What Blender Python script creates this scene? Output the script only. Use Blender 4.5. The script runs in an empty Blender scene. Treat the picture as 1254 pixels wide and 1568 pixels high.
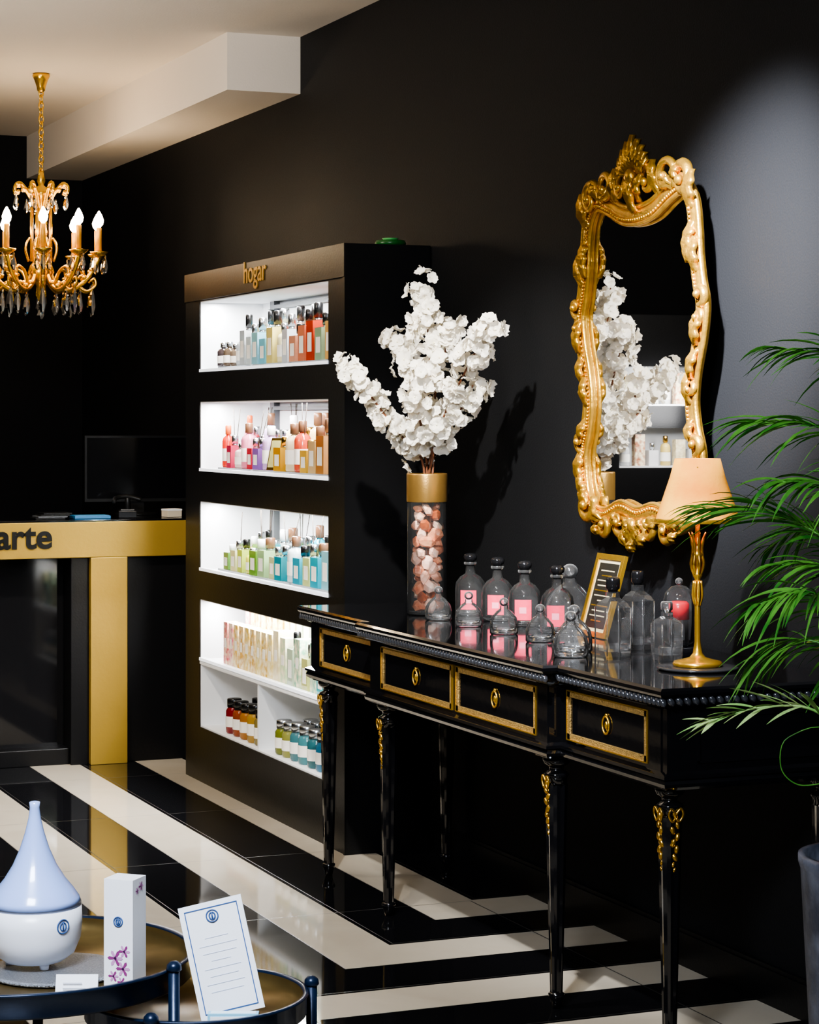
import bpy, math, random
from mathutils import Vector, Matrix, Euler
random.seed(7)
R = random.Random(11)
PI = math.pi
scene = bpy.context.scene
try: scene.view_settings.look = 'AgX - Medium High Contrast'
except Exception: pass

# ------------------------------------------------------------------ materials
def lin(h):
    h = h.lstrip('#'); o = []
    for i in (0, 2, 4):
        c = int(h[i:i+2], 16)/255
        o.append(c/12.92 if c <= .04045 else ((c+.055)/1.055)**2.4)
    return tuple(o)+(1,)
MATS = {}
def mat(name, col='#808080', rough=.5, metal=0, emis=0, ecol=None, trans=0, ior=1.45, noise=0, nscale=20, bump=0, bscale=60, sub=0, coat=0, col2=None, spec=.5):
    if name in MATS: return MATS[name]
    m = bpy.data.materials.new(name); m.use_nodes = True
    nt = m.node_tree; b = nt.nodes['Principled BSDF']
    c = lin(col) if isinstance(col, str) else tuple(col)+(1,)
    b.inputs['Base Color'].default_value = c
    b.inputs['Roughness'].default_value = rough
    b.inputs['Metallic'].default_value = metal
    b.inputs['Transmission Weight'].default_value = trans
    b.inputs['IOR'].default_value = ior
    b.inputs['Coat Weight'].default_value = coat
    b.inputs['Specular IOR Level'].default_value = spec
    if sub:
        b.inputs['Subsurface Weight'].default_value = sub
        b.inputs['Subsurface Radius'].default_value = (.02, .012, .008)
    if emis:
        b.inputs['Emission Color'].default_value = lin(ecol) if ecol else c
        b.inputs['Emission Strength'].default_value = emis
    tc = nt.nodes.new('ShaderNodeTexCoord')
    if noise or col2:
        n = nt.nodes.new('ShaderNodeTexNoise'); n.inputs['Scale'].default_value = nscale; n.inputs['Detail'].default_value = 5
        nt.links.new(tc.outputs['Object'], n.inputs['Vector'])
        mx = nt.nodes.new('ShaderNodeMix'); mx.data_type = 'RGBA'
        mx.inputs[6].default_value = c
        c2 = lin(col2) if col2 else tuple(v*(1-noise) for v in c[:3])+(1,)
        mx.inputs[7].default_value = c2
        mr = nt.nodes.new('ShaderNodeMapRange'); mr.inputs[1].default_value = .35; mr.inputs[2].default_value = .65
        nt.links.new(n.outputs[0], mr.inputs[0]); nt.links.new(mr.outputs[0], mx.inputs[0])
        nt.links.new(mx.outputs[2], b.inputs['Base Color'])
    if bump:
        n = nt.nodes.new('ShaderNodeTexNoise'); n.inputs['Scale'].default_value = bscale; n.inputs['Detail'].default_value = 3
        nt.links.new(tc.outputs['Object'], n.inputs['Vector'])
        bp = nt.nodes.new('ShaderNodeBump'); bp.inputs['Strength'].default_value = bump; bp.inputs['Distance'].default_value = .01
        nt.links.new(n.outputs[0], bp.inputs['Height']); nt.links.new(bp.outputs[0], b.inputs['Normal'])
    MATS[name] = m
    return m
def thin_glass(name, tint, blend=.3, body=.03, glintcol=(.9,.95,1,1), rough=.02):
    m = bpy.data.materials.new(name); m.use_nodes = True; nt = m.node_tree; nt.nodes.clear()
    o = nt.nodes.new('ShaderNodeOutputMaterial'); t = nt.nodes.new('ShaderNodeBsdfTransparent'); t.inputs[0].default_value = tint
    gl = nt.nodes.new('ShaderNodeBsdfGlossy'); gl.inputs['Roughness'].default_value = rough
    lw = nt.nodes.new('ShaderNodeLayerWeight'); lw.inputs[0].default_value = blend
    df = nt.nodes.new('ShaderNodeBsdfDiffuse'); df.inputs[0].default_value = glintcol
    # white diffuse painted toward the rim, standing in for edge highlights
    pw = nt.nodes.new('ShaderNodeMath'); pw.operation = 'POWER'; pw.inputs[1].default_value = 3.5
    nt.links.new(lw.outputs['Facing'], pw.inputs[0])
    ml = nt.nodes.new('ShaderNodeMath'); ml.operation = 'MULTIPLY_ADD'; ml.inputs[1].default_value = body*6; ml.inputs[2].default_value = body*.25
    nt.links.new(pw.outputs[0], ml.inputs[0])
    m0 = nt.nodes.new('ShaderNodeMixShader'); nt.links.new(ml.outputs[0], m0.inputs[0])
    nt.links.new(t.outputs[0], m0.inputs[1]); nt.links.new(df.outputs[0], m0.inputs[2])
    m1 = nt.nodes.new('ShaderNodeMixShader'); nt.links.new(lw.outputs['Fresnel'], m1.inputs[0])
    nt.links.new(m0.outputs[0], m1.inputs[1]); nt.links.new(gl.outputs[0], m1.inputs[2])
    nt.links.new(m1.outputs[0], o.inputs[0]); MATS[name] = m
    return m

# ------------------------------------------------------------------ mesh builder
class MB:
    def __init__(s): s.v=[]; s.f=[]; s.fm=[]; s.fs=[]; s.mats=[]
    def mi(s, m):
        if m not in s.mats: s.mats.append(m)
        return s.mats.index(m)
    def add(s, vs, fs, m, M=None, smooth=True):
        o = len(s.v)
        for p in vs:
            p = Vector(p)
            if M is not None: p = M @ p
            s.v.append(tuple(p))
        k = s.mi(m)
        for f in fs:
            s.f.append(tuple(i+o for i in f)); s.fm.append(k); s.fs.append(smooth)
    def box(s, x0, x1, y0, y1, z0, z1, m, M=None):
        vs = [(x0,y0,z0),(x1,y0,z0),(x1,y1,z0),(x0,y1,z0),(x0,y0,z1),(x1,y0,z1),(x1,y1,z1),(x0,y1,z1)]
        fs = [(0,3,2,1),(4,5,6,7),(0,1,5,4),(1,2,6,5),(2,3,7,6),(3,0,4,7)]
        s.add(vs, fs, m, M, False)
    def loft(s, rings, m, M=None, smooth=True, cap=True, closed=True):
        n = len(rings[0]); vs = [p for r in rings for p in r]; fs = []
        for i in range(len(rings)-1):
            for j in range(n if closed else n-1):
                a = i*n+j; b = i*n+(j+1) % n
                fs.append((a, b, b+n, a+n))
        if cap:
            fs.append(tuple(range(n-1, -1, -1))); fs.append(tuple(range((len(rings)-1)*n, len(rings)*n)))
        s.add(vs, fs, m, M, smooth)
    def lathe(s, prof, c, m, seg=20, M=None, smooth=True, cap=True, sq=False, ph=0):
        rings = []
        for r, z in prof:
            ring = []
            for k in range(seg):
                a = 2*PI*k/seg+ph
                ring.append((c[0]+r*math.cos(a), c[1]+r*math.sin(a), c[2]+z))
            rings.append(ring)
        s.loft(rings, m, M, smooth, cap)
    def ell(s, c, r, m, seg=10, rows=6, M=None, rot=None, smooth=True):
        rings = []
        for i in range(rows+1):
            t = PI*i/rows; rr = max(math.sin(t), .02); z = -math.cos(t)
            ring = []
            for k in range(seg):
                a = 2*PI*k/seg
                p = Vector((r[0]*rr*math.cos(a), r[1]*rr*math.sin(a), r[2]*z))
                if rot is not None: p = rot @ p
                ring.append(tuple(p+Vector(c)))
            rings.append(ring)
        s.loft(rings, m, M, smooth, True)
    def tube(s, pts, rad, m, seg=8, M=None, closed=False, flat=None, cap=True):
        P = [Vector(p) for p in pts]; n = len(P)
        if not isinstance(rad, (list, tuple)): rad = [rad]*n
        rings = []; up = None
        for i in range(n):
            if closed: t = P[(i+1) % n]-P[i-1]
            else: t = P[min(i+1, n-1)]-P[max(i-1, 0)]
            if t.length < 1e-9: t = Vector((0,0,1))
            t.normalize()
            if up is None:
                up = Vector((0,1,0)) if abs(t.y) < .9 else Vector((1,0,0))
            up = (up-t*up.dot(t))
            if up.length < 1e-6: up = Vector((1,0,0))-t*t.x
            up.normalize(); sd = t.cross(up)
            ring = []
            fl = 1 if flat is None else flat
            for k in range(seg):
                a = 2*PI*k/seg
                ring.append(tuple(P[i]+sd*(rad[i]*math.cos(a))+up*(rad[i]*fl*math.sin(a))))
            rings.append(ring)
        if closed: rings.append(rings[0])
        s.loft(rings, m, M, True, cap and not closed)
    def obj(s, name, parent=None, bevel=0, M=None):
        me = bpy.data.meshes.new(name); me.from_pydata(s.v, [], s.f)
        for m in s.mats: me.materials.append(m)
        me.polygons.foreach_set('material_index', s.fm); me.polygons.foreach_set('use_smooth', s.fs)
        me.update()
        o = bpy.data.objects.new(name, me); scene.collection.objects.link(o)
        if M is not None: o.matrix_world = M
        if parent: o.parent = parent
        if bevel:
            b = o.modifiers.new('bevel', 'BEVEL'); b.width = bevel; b.segments = 2; b.limit_method = 'ANGLE'; b.angle_limit = math.radians(50)
        return o

def cr(pts, n=8, closed=False):
    P = [Vector(p) for p in pts]; N = len(P); out = []
    rng = N if closed else N-1
    for i in range(rng):
        if closed: a, b, c, d = P[(i-1) % N], P[i], P[(i+1) % N], P[(i+2) % N]
        else: a, b, c, d = P[max(i-1,0)], P[i], P[i+1], P[min(i+2,N-1)]
        for k in range(n):
            t = k/n
            out.append(.5*((2*b)+(c-a)*t+(2*a-5*b+4*c-d)*t*t+(3*b-a-3*c+d)*t**3))
    if not closed: out.append(P[-1])
    return out
def T(x, y, z): return Matrix.Translation((x, y, z))
def RZ(a): return Matrix.Rotation(math.radians(a), 4, 'Z')
def RX(a): return Matrix.Rotation(math.radians(a), 4, 'X')
def RY(a): return Matrix.Rotation(math.radians(a), 4, 'Y')

# ------------------------------------------------------------------ palette
m_wall = mat('wall_black_paint', (.0085,.0087,.0095), .6, bump=.12, bscale=180, spec=.15)
m_back = mat('back_wall_paint', (.004,.004,.005), .65, bump=.1, bscale=150, spec=.15)
m_ceil = mat('ceiling_plaster', '#e6dccf', .8, bump=.08, bscale=120)
m_blackwood = mat('black_lacquer', (.005,.005,.006), .08, coat=.5, bump=.012, bscale=40)
m_shelfblk = mat('shelf_black', (.005,.005,.0055), .35, bump=.05, bscale=120, spec=.35)
m_fascia = mat('shelf_fascia_warmlit', (.011,.009,.007), .33, bump=.05, bscale=150, spec=.4)  # shelf black with the warm light on it put into the colour
m_white = mat('shelf_white', '#f4f6f8', .5, bump=.02)
m_gold = mat('gilded_gold', '#e2ae46', .28, .88, bump=.25, bscale=60, noise=.3, nscale=30)
m_gold2 = mat('ormolu_gold', '#d0ab68', .42, .7, bump=.8, bscale=320, noise=.35, nscale=120)
m_brass = mat('brass', '#e0b044', .25, .85, bump=.04)
m_goldpaint = mat('counter_gold', '#b09040', .38, .45, bump=.05, noise=.1, nscale=4)
m_glass = thin_glass('clear_glass', (.99,.995,1,1), .20, .07, glintcol=(1,1,1,1), rough=.05)
m_mirror = mat('mirror_silver', '#f2f2f2', .01, 1)
m_leaf = mat('palm_green', '#5c9a3a', .4, noise=.5, nscale=14, col2='#2c6a22')
m_leafl = mat('palm_light', '#c0da90', .45, noise=.3, nscale=14, col2='#7cb85c')
m_stem = mat('stem_brown', '#6a4028', .7, bump=.4)
m_stone = mat('rose_stone', '#eeb088', .28, sub=.3, noise=.3, nscale=22, col2='#cc7048', bump=.4, bscale=70, coat=.4)
m_stone2 = mat('rose_stone_pale', '#f8d8c4', .3, sub=.3, noise=.3, nscale=22, col2='#e8a888', bump=.4, bscale=70, coat=.4)
m_stone3 = mat('rose_stone_amber', '#b86030', .28, sub=.3, noise=.3, nscale=22, col2='#8a4020', bump=.4, bscale=70, coat=.4)
m_black = mat('black_plastic', (.008,.008,.008), .3, spec=.3)
m_crystal = thin_glass('crystal', (.98,.99,1,1), .42, .16, glintcol=(1,1,1,1), rough=.05)
m_petal = bpy.data.materials.new('petal_white'); m_petal.use_nodes = True; nt = m_petal.node_tree; nt.nodes.clear()
_o = nt.nodes.new('ShaderNodeOutputMaterial'); _d = nt.nodes.new('ShaderNodeBsdfDiffuse'); _t = nt.nodes.new('ShaderNodeBsdfTranslucent'); _m = nt.nodes.new('ShaderNodeMixShader')
_n = nt.nodes.new('ShaderNodeTexNoise'); _n.inputs['Scale'].default_value = 30; _c = nt.nodes.new('ShaderNodeValToRGB')
_c.color_ramp.elements[0].color = (.92,.86,.75,1); _c.color_ramp.elements[1].color = (.95,.92,.85,1)
nt.links.new(_n.outputs[0], _c.inputs[0]); nt.links.new(_c.outputs[0], _d.inputs[0]); nt.links.new(_c.outputs[0], _t.inputs[0])
_m.inputs[0].default_value = .35; nt.links.new(_d.outputs[0], _m.inputs[1]); nt.links.new(_t.outputs[0], _m.inputs[2]); nt.links.new(_m.outputs[0], _o.inputs[0])

# ------------------------------------------------------------------ room shell
WX = 3.05; CZ = 3.04; BY = 12.2
def slab(name, a, m):
    b = MB(); b.box(*a, m); return b.obj(name)
slab('wall_right', (WX, WX+.15, -2.2, BY+.15, 0, CZ), m_wall)
slab('wall_back', (-3.2, WX, BY, BY+.15, 0, CZ), m_back)
slab('wall_left', (-3.35, -3.2, -2.2, BY+.15, 0, CZ), m_back)
slab('wall_front', (-3.2, WX, -2.35, -2.2, 0, CZ), m_back)
slab('ceiling', (-3.35, WX+.15, -2.35, BY+.15, CZ, CZ+.1), m_ceil)
slab('ceiling_beam', (2.74, WX, 8.6, BY, 2.81, CZ), m_ceil)
bb = MB(); bb.box(WX-.018, WX, -2.2, BY, 0, .09, m_shelfblk); bb.box(WX-.012, WX, -2.2, BY, .09, .1, m_shelfblk); bb.obj('baseboard_right')
bb = MB(); bb.box(-3.2, WX-.02, BY-.018, BY, 0, .09, m_shelfblk); bb.obj('baseboard_back')

# floor material
fm = bpy.data.materials.new('striped_tile_floor'); fm.use_nodes = True
nt = fm.node_tree; B = nt.nodes['Principled BSDF']
def mth(op, a, b=None, c=None):
    n = nt.nodes.new('ShaderNodeMath'); n.operation = op
    for i, x in enumerate((a, b, c)):
        if x is None: continue
        if isinstance(x, (int, float)): n.inputs[i].default_value = x
        else: nt.links.new(x, n.inputs[i])
    return n.outputs[0]
g = nt.nodes.new('ShaderNodeNewGeometry'); sx = nt.nodes.new('ShaderNodeSeparateXYZ'); nt.links.new(g.outputs['Position'], sx.inputs[0])
X, Y = sx.outputs[0], sx.outputs[1]
Ys = mth('SUBTRACT', Y, 3.575)
S = mth('MINIMUM', X, Ys); L = mth('MAXIMUM', X, Ys)
fr = mth('FRACT', mth('DIVIDE', mth('SUBTRACT', S, 2.165-4.6), .46))
isw = mth('LESS_THAN', fr, .47)
j1 = mth('LESS_THAN', mth('FRACT', mth('DIVIDE', mth('ADD', L, 9.13), .92)), .004)
f2 = mth('FRACT', mth('DIVIDE', mth('SUBTRACT', S, 2.165-4.6), .23))
j2 = mth('LESS_THAN', f2, .012)
jt = mth('MAXIMUM', j1, j2)
ns = nt.nodes.new('ShaderNodeTexNoise'); ns.inputs['Scale'].default_value = 2.5; ns.inputs['Detail'].default_value = 8; ns.inputs['Distortion'].default_value = 1.2
nt.links.new(g.outputs['Position'], ns.inputs['Vector'])
def mixc(f, a, b):
    n = nt.nodes.new('ShaderNodeMix'); n.data_type = 'RGBA'
    for i, x in ((0, f), (6, a), (7, b)):
        if isinstance(x, (int, float, tuple)): n.inputs[i].default_value = x
        else: nt.links.new(x, n.inputs[i])
    return n.outputs[2]
wc = mixc(ns.outputs[0], lin('#ccc2b2'), lin('#b4aa98'))
col = mixc(isw, (.006,.006,.007,1), wc)
col = mixc(jt, col, (.03,.028,.025,1))
nt.links.new(col, B.inputs['Base Color'])
nt.links.new(mth('ADD', mth('MULTIPLY', jt, .4), .055), B.inputs['Roughness'])
slab('floor', (-3.35, WX+.15, -2.35, BY+.15, -.1, 0), fm)

# ------------------------------------------------------------------ display shelf unit
SX = 2.73; SB = 3.045; y0s, y1s = 7.234, 9.14; oy0, oy1 = 7.406, 8.94
sh = MB()
sh.box(SX, SB, y0s, oy0, 0, 2.1, m_shelfblk)      # near side
sh.box(SX, SB, oy1, y1s, 0, 2.1, m_shelfblk)      # far side
sh.box(SX, SB, oy0, oy1, 1.98, 2.1, m_shelfblk)
sh.box(SX-.006, SX, y0s, y1s, 1.985, 2.1, m_fascia)
sh.box(SX-.004, SX, y0s, y0s+.012, 0, 1.985, m_shelfblk)
bays = [(1.689, 1.98), (1.281, 1.567), (.871, 1.157), (.50, .753), (.225, .485)]
for a, b in ((1.567,1.689),(1.157,1.281),(.753,.871),(0,.225)):
    sh.box(SX, SB, oy0, oy1, a, b, m_shelfblk)
sh.box(SX, SB, oy0, oy1, .485, .50, m_white)
sh.box(3.01, SB, oy0, oy1, .2, 1.98, m_shelfblk)
m_post = mat('shelf_post_grey', '#55585c', .4)
for i, (a, b) in enumerate(bays):
    sh.box(SX+.004, 3.01, oy0, oy1, a, a+.006, m_white)
    sh.box(SX+.004, 3.01, oy0, oy1, b-.004, b, m_white)
    sh.box(3.0, 3.01, oy0, oy1, a+.006, b-.004, m_white)
    sh.box(SX+.004, 3.0, oy1-.006, oy1, a+.006, b-.004, m_white)
    sh.box(SX+.004, 3.0, oy0, oy0+.006, a+.006, b-.004, m_white)
    if i < 4:
        for yy in (8.76, 7.95):
            sh.box(2.975, 3.0, yy-.05, yy, a+.006, b-.004, m_post)
        sh.box(2.975, 3.0, oy0+.006, 8.71, b-.035, b-.02, m_post)
        sh.box(SX-.003, SX+.02, oy0, oy1, a, a+.012, mat('glowing_acrylic_lip','#f4f8ff',.2,emis=.9))  # lip is no lamp; its lit white edge is put in as emission
sh.box(SX+.006, 3.0, 8.19, 8.205, .231, .481, m_white)
shelf = sh.obj('display_shelf')
def text(body, name, size, ext, loc, rot, m, parent, bold=0.0):
    c = bpy.data.curves.new(name, 'FONT'); c.body = body; c.size = size; c.extrude = ext; c.offset = bold
    c.materials.append(m); o = bpy.data.objects.new(name, c); scene.collection.objects.link(o)
    o.location = loc; o.rotation_euler = rot; o.parent = parent
    return o
text('hogar', 'lettering', .118, .002, (SX-.008, 8.335, 2.022), (PI/2, 0, -PI/2), mat('sign_gold','#c09438',.4,.6), shelf, .001)

# bottles on shelves
m_cap = {k: mat('cap_'+k, c, .25, mt) for k, c, mt in (('silver','#c8ccd0',1),('black','#111111',0),('white','#f0f0f0',0),('gold','#c8a050',1),('orange','#d8602a',0),('wood','#6a4a35',0))}
def liq(h): return mat('liquid_'+h[1:], h, .12, trans=.35, ior=1.35, coat=.3)
m_label = mat('paper_label', '#f3efe6', .6)
m_reed = mat('reed_stick', '#3a3028', .6)
def bottle(mb, x, y, z, w, h, colr, cap, kind, reeds=0):
    L_ = liq(colr)
    if kind == 'r':
        r = w/2
        mb.lathe([(r*.9,0),(r,.006),(r,h*.62),(r*.85,h*.7),(r*.35,h*.76),(r*.35,h*.8)], (x,y,z), L_, 12)
        mb.lathe([(r*.5,h*.78),(r*.5,h*.98),(r*.4,h)], (x,y,z), m_cap[cap], 10)
        mb.lathe([(r*1.02,h*.15),(r*1.02,h*.45)], (x,y,z), m_label, 12, cap=False)
    elif kind == 's':
        r = w/2
        mb.box(x-r, x+r, y-r, y+r, z, z+h*.68, L_)
        mb.lathe([(r*.45,h*.68),(r*.4,h*.74)], (x,y,z), m_cap['silver'], 10)
        mb.lathe([(r*.5,h*.74),(r*.5,h*.97),(r*.42,h)], (x,y,z), m_cap[cap], 10)
        mb.box(x-r-.001, x-r, y-r*.6, y+r*.6, z+h*.15, z+h*.48, m_label)
    elif kind == 'b':
        r = w/2
        mb.box(x-r, x+r, y-r, y+r, z, z+h, mat('carton_'+colr[1:], colr, .5, noise=.5, nscale=45, col2='#f2e8c8'))
        mb.box(x-r-.001, x-r, y-r*.5, y+r*.5, z+h*.4, z+h*.62, m_label)
    elif kind == 'j':
        r = w/2
        mb.lathe([(r*.85,0),(r,.008),(r,h*.66),(r*.8,h*.74),(r*.75,h*.76)], (x,y,z), L_, 14)
        mb.lathe([(r*.85,h*.76),(r*.85,h*.98),(r*.78,h)], (x,y,z), m_cap[cap], 14)
        mb.lathe([(r*1.02,h*.2),(r*1.02,h*.5)], (x,y,z), m_label, 14, cap=False)
    for k in range(reeds):
        a = R.uniform(-.07, .09); b_ = R.uniform(.0, .04)
        zt = min(z+h*1.0+.11, z+.255)
        mb.tube([(x,y,z+h*.3),(x+b_, y+a, zt)], .0016, m_reed, 5)
rows = [
 ([ (8.80,.055,.10,'#3a3030','silver','r'),(8.72,.055,.10,'#5a4a3a','silver','r'),(8.64,.05,.09,'#6a5a4a','silver','r'),(8.55,.055,.13,'#cfd4d8','silver','r'),(8.47,.06,.20,'#d8dcdc','black','s'),(8.39,.06,.16,'#e6ecec','silver','s'),(8.30,.07,.18,'#9ccfdc','silver','s'),(8.21,.07,.14,'#8ad2e4','silver','s'),(8.12,.07,.20,'#e8d88a','black','s'),(8.04,.06,.15,'#f2ecc0','silver','r'),(7.96,.06,.18,'#d8e4e8','silver','s'),(7.86,.07,.14,'#e0a888','black','s'),(7.76,.07,.19,'#e08a68','black','s'),(7.67,.07,.21,'#c84a30','black','s'),(7.58,.07,.17,'#a8c4a0','black','s'),(7.49,.06,.20,'#f0c070','black','s')], 1.689),
 ([ (8.74,.05,.17,'#d83a2a','orange','r'),(8.65,.055,.13,'#d04060','silver','s'),(8.56,.06,.10,'#f0dcd8','silver','r'),(8.47,.065,.18,'#e890a8','wood','r'),(8.38,.06,.12,'#d84050','silver','s'),(8.29,.07,.12,'#9a70c0','silver','s'),(8.20,.07,.17,'#d0b0dc','white','r'),(8.11,.06,.10,'#e8d8c0','gold','s'),(8.02,.08,.13,'#d8a830','gold','s'),(7.93,.07,.18,'#f0e0b8','wood','r'),(7.84,.065,.19,'#c8503a','wood','r'),(7.74,.07,.12,'#e8c050','gold','s'),(7.65,.07,.17,'#e8d098','wood','s'),(7.55,.08,.2,'#c89050','wood','s')], 1.281),
 ([ (8.68,.06,.10,'#6aa050','white','s'),(8.59,.06,.12,'#ece8b8','silver','s'),(8.50,.06,.13,'#c8d860','black','s'),(8.41,.065,.10,'#e8e060','silver','r'),(8.31,.08,.14,'#80b048','white','s'),(8.21,.08,.15,'#b8d8a0','wood','s'),(8.11,.06,.12,'#e0e4b0','silver','s'),(8.01,.08,.13,'#2aa0b0','silver','s'),(7.91,.07,.17,'#e4f0f0','wood','r'),(7.81,.075,.14,'#3ab0c8','black','s'),(7.71,.07,.15,'#e0e8a0','silver','s'),(7.61,.08,.16,'#30b8d0','wood','s'),(7.51,.07,.2,'#a0dce8','black','s')], .871),
 ([ (8.70,.05,.17,'#c84858','white','b'),(8.63,.05,.17,'#d86a88','white','b'),(8.56,.055,.17,'#d8a830','white','b'),(8.49,.055,.17,'#d09c28','white','b'),(8.42,.055,.17,'#d8b440','white','b'),(8.35,.055,.17,'#c89820','white','b'),(8.28,.055,.17,'#d8c060','white','b'),(8.21,.055,.17,'#d0a838','white','b'),(8.14,.055,.17,'#e0c870','white','b'),(8.06,.06,.19,'#e0d0a0','white','b'),(7.98,.06,.17,'#c0d8a8','white','b'),(7.90,.06,.2,'#d0e0c8','black','s'),(7.82,.06,.18,'#70a888','white','b'),(7.74,.06,.17,'#d8d890','silver','s'),(7.65,.06,.18,'#80b8a0','white','b'),(7.56,.07,.17,'#50b8c0','silver','s'),(7.48,.06,.17,'#b8c070','white','b')], .50),
 ([ (8.66,.07,.14,'#8a1820','black','j'),(8.57,.07,.14,'#a04818','black','j'),(8.48,.07,.14,'#b87828','black','j'),(8.38,.075,.15,'#b8903a','black','j'),(8.30,.07,.14,'#908048','black','j'),(8.05,.07,.13,'#788030','silver','j'),(7.97,.07,.13,'#9a9a50','silver','j'),(7.88,.07,.14,'#4a8088','silver','j'),(7.79,.07,.14,'#509098','silver','j'),(7.69,.07,.14,'#387078','silver','j'),(7.60,.07,.14,'#4080a0','silver','j'),(7.50,.07,.14,'#306878','silver','j')], .225)]
for k, (rw, z) in enumerate(rows):
    mb = MB(); z += .0065
    if k < 3:
        for q in range(3):
            mb.box(2.755, 2.91, 8.77-q*.45-.42, 8.77-q*.45, z, z+.012, mat('acrylic_tray','#e8eef2',.1,trans=.6))
        zz = z+.0125
    else: zz = z
    for i, (y, w, h, c, cap, kd) in enumerate(rw):
        if not (k == 1 and i == 7): bottle(mb, 2.79, y, zz, w, h, c, cap, kd, 2 if (k in (1,2) and i % 3 == 1) else 0)
        if k < 4:
            c2 = rw[(i+3) % len(rw)][3] if k < 3 else rw[(i+1) % len(rw)][3]
            bottle(mb, 2.875, y-.02, zz, w*.95, min(h*1.12+.02, .22), c2, cap, kd if kd != 'j' else 'r', 3 if (k in (1,2) and i % 4 == 2) else 0)
        else:
            bottle(mb, 2.885, y-.03 if abs(y-8.30)>.01 else y, zz, w, h, c, cap, kd)
    mb.obj('perfume_bottle_row' if k in (0,) else 'reed_diffuser_row' if k in (1,2) else 'boxed_perfume_row' if k == 3 else 'candle_jar_row')
mb = MB(); M_ = T(2.765,8.122,1.302) @ RZ(-65) @ RX(-14)
mb.box(-.03,.03,0,.005,0,.125,m_cap['gold'],M_); mb.box(-.024,.024,-.002,0,.01,.115,mat('card_olive','#8a8450',.5),M_); mb.obj('framed_shelf_card')

mb = MB()
mb.lathe([(.05,0),(.055,.01),(.05,.02)], (2.93,7.32,2.10), mat('green_dish','#1c5a22',.3), 18)
mb.lathe([(.02,.02),(.03,.028),(.0,.03)], (2.93,7.32,2.10), mat('green_dish2','#58b860',.3), 14)
mb.obj('green_dish')

# ------------------------------------------------------------------ counter
CY = 9.53
ct = MB()
ct.box(.9, 2.97, CY, CY+.62, 1.045, 1.06, m_blackwood)
ct.box(.9, 2.97, CY-.002, CY+.05, .897, 1.052, m_goldpaint)
ct.box(2.42, 2.584, CY, CY+.06, 0, .897, m_goldpaint)
ct.box(2.584, 2.97, CY+.04, CY+.6, 0, .897, m_shelfblk)
ct.box(2.34, 2.42, CY+.03, CY+.6, 0, .897, m_shelfblk)
ct.box(.9, 2.34, CY+.16, CY+.6, 0, .897, mat('counter_glass_black', (.008,.008,.009), .06))
ct.box(.9, 2.34, CY+.06, CY+.16, 0, .07, m_shelfblk)
ct.box(.9, 2.97, CY+.05, CY+.6, .897, 1.045, m_shelfblk)
counter = ct.obj('reception_counter', bevel=.003)
text('arte', 'lettering', .15, .003, (2.005, CY-.006, .943), (PI/2, 0, 0), m_black, counter, .0035)

mb = MB(); M_ = T(2.74, 9.93, 1.06) @ RZ(-8)
mb.box(-.24,.24,0,.025,.06,.36,m_black,M_); mb.box(-.23,.23,-.002,0,.075,.35,mat('screen_dark',(.004,.004,.005),.12),M_)
mb.box(-.03,.03,.01,.04,.01,.12,m_black,M_); mb.lathe([(.1,0),(.1,.008),(.03,.015)],(0,.03,0),m_black,20,M_)
mb.obj('computer_monitor', bevel=.002)
mb = MB(); M_ = T(2.45, 9.66, 1.061)
mb.box(-.08,.08,-.05,.05,0,.012,mat('tablet_blue','#2a6a98',.4),M_); mb.box(-.075,.075,-.045,.045,.012,.014,mat('tablet_blue2','#3f8ab8',.4),M_); mb.obj('blue_tablet', bevel=.001)  # flat tablet, its blue-lit look put into plain colour
mb = MB(); M_ = T(2.82, 9.66, 1.061) @ RZ(12)
mb.box(-.035,.035,-.03,.03,0,.035,mat('cream_box','#cfc4ae',.5),M_); mb.box(-.036,.036,-.031,.031,.028,.036,m_white,M_); mb.obj('cream_card_box', bevel=.001)
mb = MB(); M_ = T(2.63, 9.7, 1.061) @ RZ(-15)
mb.box(-.04,.04,-.07,.07,0,.03,m_black,M_); mb.box(-.03,.03,-.02,.05,.03,.034,m_post,M_)
mb.tube(cr([(-.06,-.05,.07),(-.05,0,.085),(.0,.02,.09),(.06,.02,.075)],5),.01,m_black,8,M_)
mb.tube([(0,.02,.03),(0,.02,.085)],.012,m_black,8,M_); mb.obj('telephone', bevel=.002)
mb = MB()
for k in range(4): mb.box(2.2+k*.012, 2.33+k*.01, 9.62, 9.74, 1.061+k*.007, 1.067+k*.007, [m_black,m_post,m_black,m_black][k])
mb.obj('catalogue_stack')

# ------------------------------------------------------------------ chandelier
ch = MB(); cx, cy = 2.30, 9.95
m_bulb = mat('bulb_glow', '#ffe8c0', .3, emis=60, ecol='#ffe2b8')
m_sleeve = mat('candle_sleeve', '#d89a30', .4, .3, emis=.12, ecol='#ffb050')
ch.lathe([(.035,0),(.04,-.01),(.03,-.03),(.02,-.06),(.018,-.075),(.005,-.085)], (cx,cy,CZ-.001), m_brass, 20)
z = 2.955
i = 0
while z > 2.57:
    M_ = T(cx,cy,z) @ RZ(90*(i % 2)+20)
    pts = [(.011*math.cos(a),0,.02*math.sin(a)) for a in [2*PI*k/12 for k in range(12)]]
    ch.tube(pts, .0035, m_brass, 5, M_, closed=True); z -= .03; i += 1
ch.lathe([(.004,.14),(.012,.12),(.02,.09),(.012,.07),(.035,.05),(.045,.03),(.02,0),(.018,-.05),(.022,-.10),(.03,-.14),(.022,-.18),(.02,-.25),(.05,-.29),(.06,-.32),(.04,-.36),(.02,-.38),(.025,-.42),(.01,-.45),(.004,-.47)], (cx,cy,2.47), m_brass, 16)
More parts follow.
